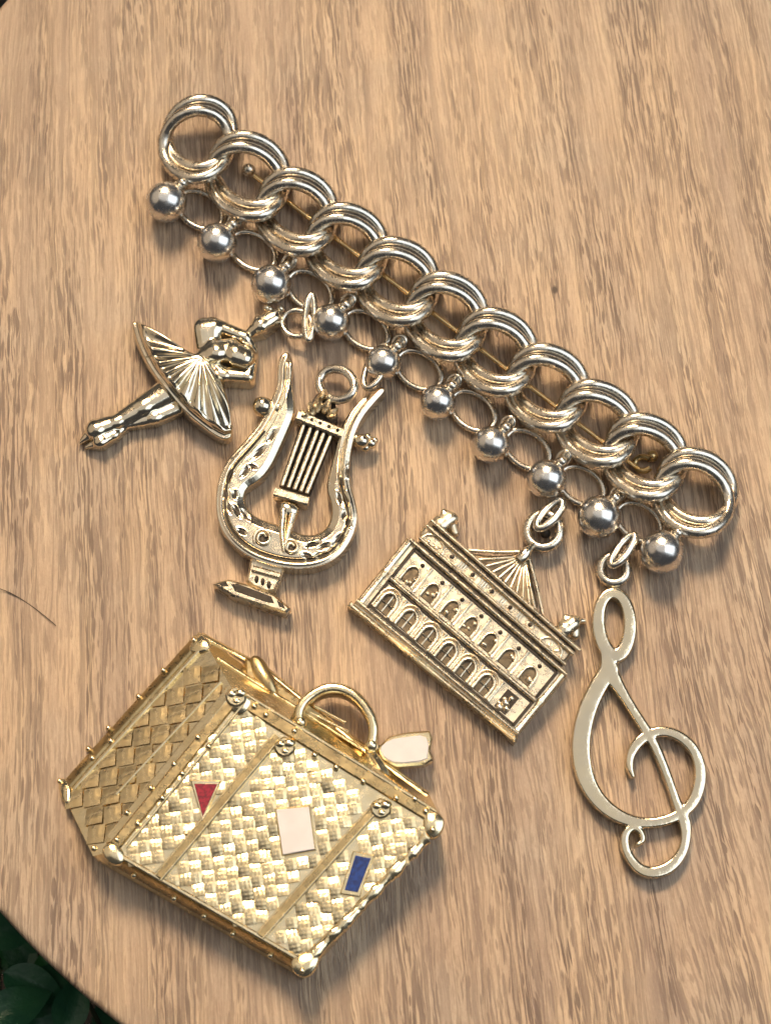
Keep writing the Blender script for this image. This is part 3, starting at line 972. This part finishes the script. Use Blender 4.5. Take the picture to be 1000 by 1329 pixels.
MB().relief(sd_poly(dome_poly), dome_h, (590, 704, 712, 806), 0.8, 3).build('dome', M['tarnish'], op, smooth=55)
for (x, y) in ((612, 727), (622, 737), (632, 746), (642, 754), (651, 761), (660, 767), (669, 774), (678, 781), (687, 787), (694, 792)):
    pts = [AP + (np.array([x, y], float) - AP) * t for t in np.linspace(0.08, 1, 8)]
    MB().tube([at(p[0], p[1], 17.5 + 7 * math.sin(min(1, np.hypot(*(p - AP)) / 85) * 2.2)) for p in pts], [1.2, 1.3, 1.5, 1.6, 1.7, 1.8, 1.8, 1.8], seg=8).build('dome_rib', M['antique'], op, smooth=60)
MB().tube([at(x, y, 19) for x, y in chaikin([(604, 714), (645, 717), (678, 716)], 2, False)], 2.4, seg=8).build('dome_edge', M['antique'], op, smooth=60)
MB().tube([at(x, y, 18) for x, y in chaikin([(686, 724), (694, 752), (704, 797)], 2, False)], 2.4, seg=8).build('dome_edge', M['antique'], op, smooth=60)
MB().tube([at(674, 727, 22), at(681, 719, 24), at(686, 713, 22), at(692, 706, 20)], [7.5, 8.5, 5.5, 4.5], seg=12).build('lantern', M['polished'], op, smooth=50)
jump_ring(705, 689, 18, 21, 22, 0.3, 6.8, M['link'], op, 3)
jump_ring(713, 668, 27, 8, 23, 0.75, 5.4, M['link'], op, 3)
MB().ball(at(707, 692, 10), 7, 12, 8).build('ring_joint', M['oxide'], op, smooth=80)

# ------------------------------------------------------------------ treble clef charm
tc_ = thing('treble_clef_charm', 'flat pale gold treble clef charm', 'charm', 825, 940)
S = 2.769


def cz(p): return [(700 + x / S, 680 + y / S, w / S) for x, y, w in p]


main = cz([(250, 520, 32), (205, 590, 30), (165, 680, 32), (146, 780, 33), (152, 870, 32), (180, 950, 29), (230, 1015, 26), (300, 1060, 22), (370, 1076, 18), (440, 1070, 17), (505, 1045, 19), (553, 1000, 21), (578, 930, 21), (576, 860, 19), (550, 800, 18), (500, 758, 17), (445, 742, 17), (395, 752, 19), (350, 785, 19), (325, 830, 15), (322, 870, 12), (335, 905, 7)])
stem = cz([(250, 530, 30), (300, 610, 17), (350, 690, 16), (395, 760, 18), (430, 830, 15), (465, 920, 14), (495, 1010, 15), (520, 1060, 22), (528, 1120, 17), (515, 1180, 17), (470, 1235, 21), (410, 1256, 20), (360, 1243, 18), (322, 1200, 15), (304, 1150, 14), (308, 1108, 14), (335, 1085, 14), (362, 1100, 10), (374, 1135, 9), (352, 1150, 7)])
loopc = cz([(268 + 0 + 57 * math.cos(t) * (1 + 0.08 * math.sin(t)), 360 - 112 * math.sin(t) + 8 * math.cos(t), 22 - 3 * math.sin(t)) for t in np.linspace(-math.pi / 2, 1.5 * math.pi, 30)])
neck = cz([(245, 465, 26), (250, 530, 31)])
smooth_path = lambda p: chaikin(p, 2, False)
fs = [sd_path(smooth_path(main)), sd_path(smooth_path(stem)), sd_path(loopc), sd_path(neck)]


def clef_sdf(X, Y):
    d = fs[0](X, Y)
    for f in fs[1:]: d = smax(f(X, Y), d, 2.0)
    return d + 0.7


MB().relief(clef_sdf, lambda x, y, d: 19 - rnd(d, 2.8) + 0.8 * (1 - np.exp(-d / 4.0)), (732, 752, 930, 1152), 0.9, 3).build('plate', M['plate'], tc_, smooth=60)
jump_ring(796, 739, 14, 17, 18, 0, 6.4, M['link'], tc_, 2, 'eyelet')
jump_ring(808, 714, 27, 7, 24, 0.65, 5.2, M['link'], tc_, 3)

# ------------------------------------------------------------------ suitcase brooch
su = thing('suitcase_brooch', 'yellow gold suitcase brooch with woven panels and enamel labels', 'brooch', 320, 1040)
HF = 58.0
FTL, FTR, FBR, FBL = (303, 897), (572, 1062), (396, 1252), (146, 1106)
wFTL, wFTR, wFBR, wFBL = (at(*p, HF) for p in (FTL, FTR, FBR, FBL))
wA, wB, wC = at(258, 820, 10), at(77, 1022, 10), at(556, 1030, 14)
front = Face(wFTL, wFTR, wFBL)
left = Face(wA, wFTL, wFBL)
wB = left.p(77, 1022, 0.0)
print('B height', wB[2] / K)
topf = Face(wA, wFTL, wFTR)
dn = lambda p, z=0.0: np.array([p[0], p[1], z * K])
wG1, wG2, wH = left.p(121, 1111, 0.0), at(394, 1270, 12), at(146, 1128, 12)
mb = MB()
mb.add([wFTL, wFTR, wFBR, wFBL, wA, wB, wC, dn(wFTR), dn(wG2), dn(wH), dn(wA), dn(wB), dn(wC), wG1, wG2, wH, dn(wG1)],
       [(3, 2, 1, 0), (5, 13, 3, 0, 4), (4, 0, 1), (4, 1, 6), (2, 14, 8, 7, 1), (3, 15, 14, 2), (15, 9, 8, 14), (13, 15, 3), (13, 16, 9, 15), (5, 11, 16, 13), (4, 10, 11, 5), (6, 12, 10, 4), (1, 7, 12, 6)])
low = Face(wFBL, wFBR, wH)
body = mb.build('body', M['gold'], su, smooth=None)


def tile_mesh(name, size, h, ridges, mat):
    """woven patch: a low pillow with fine ridges along one way"""
    me = bpy.data.meshes.new(name)
    nx, ny = ridges * 2 + 1, 4
    V, F = [], []
    s = size * K / 2
    for j in range(ny):
        ty = j / (ny - 1) * 2 - 1
        for i in range(nx):
            tx = i / (nx - 1) * 2 - 1
            z = h * (1 - 0.45 * ty * ty) * (1 - 0.2 * tx * tx) + (0.18 if i % 2 else 0.0)
            V.append((tx * s, ty * s, z * K))
    for j in range(ny - 1):
        for i in range(nx - 1):
            a = j * nx + i
            F.append((a, a + 1, a + nx + 1, a + nx))
    me.from_pydata(V, [], F)
    me.materials.append(mat)
    return me


def inpoly(x, y, P):
    c = False
    n = len(P)
    for i in range(n):
        (x1, y1), (x2, y2) = P[i], P[(i + 1) % n]
        if (y1 > y) != (y2 > y) and x < (x2 - x1) * (y - y1) / (y2 - y1) + x1: c = not c
    return c


def pdist(x, y, P):
    return abs(float(sd_poly(P)(np.array([x], float), np.array([y], float))[0]))


def weave(face, panel, cell, rot, me, name, tilt, margin, parent, h0=0.5, skip=()):
    ca, sa = math.cos(rot), math.sin(rot)
    cx = np.mean([p[0] for p in panel]); cy = np.mean([p[1] for p in panel])
    n = 0
    for i in range(-22, 23):
        for j in range(-22, 23):
            x = cx + (i * ca - j * sa) * cell; y = cy + (i * sa + j * ca) * cell
            if not inpoly(x, y, panel) or pdist(x, y, panel) < margin: continue
            if any(inpoly(x, y, s) for s in skip): continue
            o = bpy.data.objects.new(name, me)
            COL.objects.link(o)
            o.parent = parent
            p = Vector(face.p(x, y, h0)) - ORIGIN[parent.name]
            ang = -rot + (math.pi / 2 if (i + j) % 2 else 0)
            R = Matrix((Vector(face.u), Vector(face.v), Vector(face.n))).transposed()
            E = Matrix.Rotation(random.gauss(0, tilt) + (tilt if (i + j) % 2 else -tilt) * 1.3, 3, 'X') @ Matrix.Rotation(random.gauss(0, tilt), 3, 'Y') @ Matrix.Rotation(ang + random.gauss(0, 0.05), 3, 'Z')
            o.matrix_local = Matrix.Translation(p) @ (R @ E).to_4x4()
            n += 1
    return n


red_t = [(247, 1012), (287, 1013), (263, 1068)]
white_l = [(356, 1049), (402, 1045), (410, 1103), (366, 1111)]
blue_l = [(458, 1104), (486, 1110), (467, 1164), (441, 1160)]
tm = tile_mesh('woven_patch', 14.8, 2.2, 3, M['weave'])
panels = [[(312, 912), (345, 930), (352, 972), (199, 1136), (162, 1114), (160, 1098)],
          [(362, 960), (470, 1022), (480, 1045), (330, 1211), (214, 1145)],
          [(482, 1062), (520, 1045), (562, 1072), (545, 1100), (404, 1238), (388, 1245), (344, 1219)]]
cnt = 0
for pn in panels:
    cnt += weave(front, pn, 15.4, -0.14, tm, 'woven_patch', 0.06, 4.0, su, 0.6, (red_t, white_l, blue_l))
tm2 = tile_mesh('side_patch', 23.8, 1.6, 2, M['weave'])
lpan = [(262, 842), (296, 880), (290, 905), (150, 1088), (126, 1100), (90, 1038), (96, 1008)]
cnt += weave(left, lpan, 24.0, -0.10, tm2, 'side_patch', 0.022, 3.0, su, 0.6)
print('patches', cnt)


def bar(pts, w, h0, h1, name, mat, face=front, bev=1.5):
    return MB().ribbon(pts, w, h0, h1, bev, False, face).build(name, mat, su)


# straps with dark channel and bright ridge
for a, b2 in (((360, 955), (205, 1139)), ((484, 1052), (337, 1215))):
    a, b2 = np.array(a, float), np.array(b2, float)
    d = (b2 - a) / np.linalg.norm(b2 - a); nrm = np.array([-d[1], d[0]])
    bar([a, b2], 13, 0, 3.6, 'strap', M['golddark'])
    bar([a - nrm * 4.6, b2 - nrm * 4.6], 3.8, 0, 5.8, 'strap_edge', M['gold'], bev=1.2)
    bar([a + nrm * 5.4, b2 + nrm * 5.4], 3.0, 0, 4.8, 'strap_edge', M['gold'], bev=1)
# edge bindings
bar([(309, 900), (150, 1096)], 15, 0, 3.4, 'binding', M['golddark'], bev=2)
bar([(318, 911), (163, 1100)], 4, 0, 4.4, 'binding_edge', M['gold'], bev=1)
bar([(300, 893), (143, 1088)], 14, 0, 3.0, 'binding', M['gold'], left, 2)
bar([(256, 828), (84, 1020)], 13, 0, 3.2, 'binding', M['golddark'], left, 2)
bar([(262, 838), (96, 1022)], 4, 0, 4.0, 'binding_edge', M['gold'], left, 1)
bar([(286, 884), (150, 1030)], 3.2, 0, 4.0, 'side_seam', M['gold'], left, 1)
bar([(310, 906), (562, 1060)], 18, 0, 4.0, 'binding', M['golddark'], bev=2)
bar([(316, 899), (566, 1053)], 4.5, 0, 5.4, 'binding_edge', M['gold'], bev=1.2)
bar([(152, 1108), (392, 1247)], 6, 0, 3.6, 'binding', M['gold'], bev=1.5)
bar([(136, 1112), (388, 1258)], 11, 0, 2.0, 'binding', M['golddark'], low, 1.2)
# thick irregular rope edge down the far side
_tp = np.linspace(0.02, 0.98, 60)
_rr = np.convolve(rng.uniform(4.5, 10.5, 62), np.ones(3) / 3, 'valid')
MB().tube([front.p(555 + (402 - 555) * t + rng.uniform(-1, 1), 1085 + (1244 - 1085) * t + rng.uniform(-1, 1), -2.0) for t in _tp], _rr, seg=10, flat=0.8).build('rope_edge', M['gold'], su, smooth=45)
bar([(546, 1092), (394, 1243)], 4, 0, 3.6, 'binding_edge', M['golddark'], bev=1)
# rim of the top face
bar([(262, 822), (345, 866), (470, 968), (556, 1030)], 5, 0, 3, 'top_edge', M['gold'], topf, 1)
bar([(283, 852), (330, 882), (420, 938), (520, 1002)], 3, 0, 2.6, 'top_seam', M['gold'], topf, 0.8)
# corners
for fc, pl in ((left, [(258, 816), (274, 833), (268, 846), (246, 848), (241, 838)]), (left, [(72, 1008), (84, 1006), (94, 1022), (90, 1046), (78, 1040)]),
               (front, [(299, 886), (332, 904), (322, 926), (306, 930), (292, 912)]), (front, [(128, 1100), (148, 1088), (164, 1108), (160, 1124), (140, 1122)]),
               (front, [(548, 1050), (572, 1052), (580, 1070), (566, 1092), (548, 1084)]), (front, [(372, 1244), (400, 1232), (420, 1240), (404, 1270), (382, 1268)])):
    MB().slab(chaikin(np.mean(pl, 0) + (np.array(pl, float) - np.mean(pl, 0)) * 0.92, 2), -12, 4.2, 2.2, fc).build('corner_cap', M['gold'], su, smooth=50)
# rivets
rv = [(left, p) for p in ((212, 870), (180, 904), (141, 945), (115, 972), (257, 957), (226, 992), (196, 1023), (165, 1055), (252, 831), (78, 1014), (144, 962), (120, 984))]
rv += [(front, p) for p in ((271, 969), (237, 1004), (211, 1036), (179, 1069), (152, 1090), (122, 1101), (392, 1260), (382, 949), (408, 980), (436, 996), (471, 1014), (514, 1036), (538, 1037), (552, 1053), (561, 1077), (345, 928), (330, 917), (316, 905))]
rv += [(low, p) for p in ((174, 1136), (226, 1166), (265, 1189), (302, 1212), (351, 1240))]
for fc, (x, y) in rv:
    MB().ball(fc.p(x, y, 3.2), 4.1, 12, 8).build('rivet', M['gold'], su, smooth=80)
# buckles
for (x, y) in ((306, 903), (369, 968), (494, 1048)):
    bk = MB().slab(chaikin([(x - 15, y - 6), (x + 4, y - 15), (x + 17, y + 4), (x + 2, y + 16), (x - 12, y + 10)], 1), 0, 7.5, 2.5, front).build('buckle', M['gold'], su, smooth=40)
    for (dx, dy, r) in ((-5, -2, 6.5), (6, -3, 7.5), (1, 7, 5.5)):
        MB().ball(front.p(x + dx, y + dy, 5), r, 12, 8, (1.1, 0.85, 0.75)).build('buckle_stud', M['gold'], bk, smooth=60)
# enamel labels
for pl, inner_pl, mat, nm in ((red_t, [(252, 1017), (282, 1017.5), (263, 1060)], M['red'], 'red_pennant'), (white_l, [(358.5, 1051), (400.5, 1047), (408, 1102), (367, 1109)], M['white'], 'white_label'), (blue_l, [(461, 1110), (481, 1114), (464, 1158), (447, 1155)], M['blue'], 'blue_label')):
    fr = MB().slab(pl, 0, 5.0, 1.2, front).build('label_frame', M['gold'], su)
    en = MB().slab(inner_pl, 2, 5.8, 0.6, front).build(nm, mat, fr)
fr['label'] = 'gold frame round a blue oblong label'
# handle and the ledge below it
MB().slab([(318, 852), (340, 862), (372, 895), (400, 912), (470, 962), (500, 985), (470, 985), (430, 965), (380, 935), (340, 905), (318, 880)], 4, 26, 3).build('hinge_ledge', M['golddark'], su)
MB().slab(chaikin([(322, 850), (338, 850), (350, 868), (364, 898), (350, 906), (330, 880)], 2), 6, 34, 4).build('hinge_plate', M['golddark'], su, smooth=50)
for a, b2 in (((402, 925), (452, 950)), ((408, 917), (448, 938)), ((420, 955), (462, 978))):
    MB().tube([at(*a, 29), at(*b2, 28)], 2.2, seg=8).build('ledge_ridge', M['gold'], su, smooth=60)
hp = chaikin([(391, 940), (386, 922), (398, 904), (424, 890), (452, 894), (474, 914), (486, 940), (482, 966)], 3, False)
MB().ribbon(hp, 12.5, 18, 50, 3.0).build('handle', M['gold'], su, smooth=50)
for (x, y) in ((390, 938), (482, 968)):
    MB().ball(at(x, y, 44), 8.5, 14, 10).build('handle_mount', M['gold'], su, smooth=70)
# hanging tag with white enamel
tagp = [(489, 971), (505, 955), (530, 950), (557, 948), (561, 958), (558, 974), (562, 986), (552, 992), (514, 995), (496, 986)]
tg = MB().slab(tagp, 20, 40, 2.5).build('luggage_tag', M['gold'], su, smooth=40)
tw = chaikin([(492, 971), (504, 960), (528, 956), (551, 954), (556, 965), (555, 976), (554, 987), (514, 991), (498, 983)], 1)
MB().slab(tw, 30, 41.5, 0.8).build('tag_enamel', M['white'], tg)
MB().tube([at(484, 968, 38), at(492, 972, 34)], 5, seg=8).build('tag_link', M['gold'], tg)
MB().slab(chaikin([(470, 962), (492, 975), (512, 1010), (505, 1030), (480, 1000)], 2), 8, 40, 4).build('handle_base', M['gold'], su, smooth=50)

# ------------------------------------------------------------------ a stray hair
hp = chaikin([(-6, 762), (14, 769), (38, 784), (58, 799), (73, 812)], 2, False)
hr = MB().tube([at(x, y, 1.2 + 1.5 * math.sin(i * 0.5)) for i, (x, y) in enumerate(hp)], 0.55, seg=6).build('hair_strand', M['hair'], None, origin=at(30, 780, 0))
hr['label'] = 'single thin dark hair lying on the bare wood'
hr['category'] = 'hair'
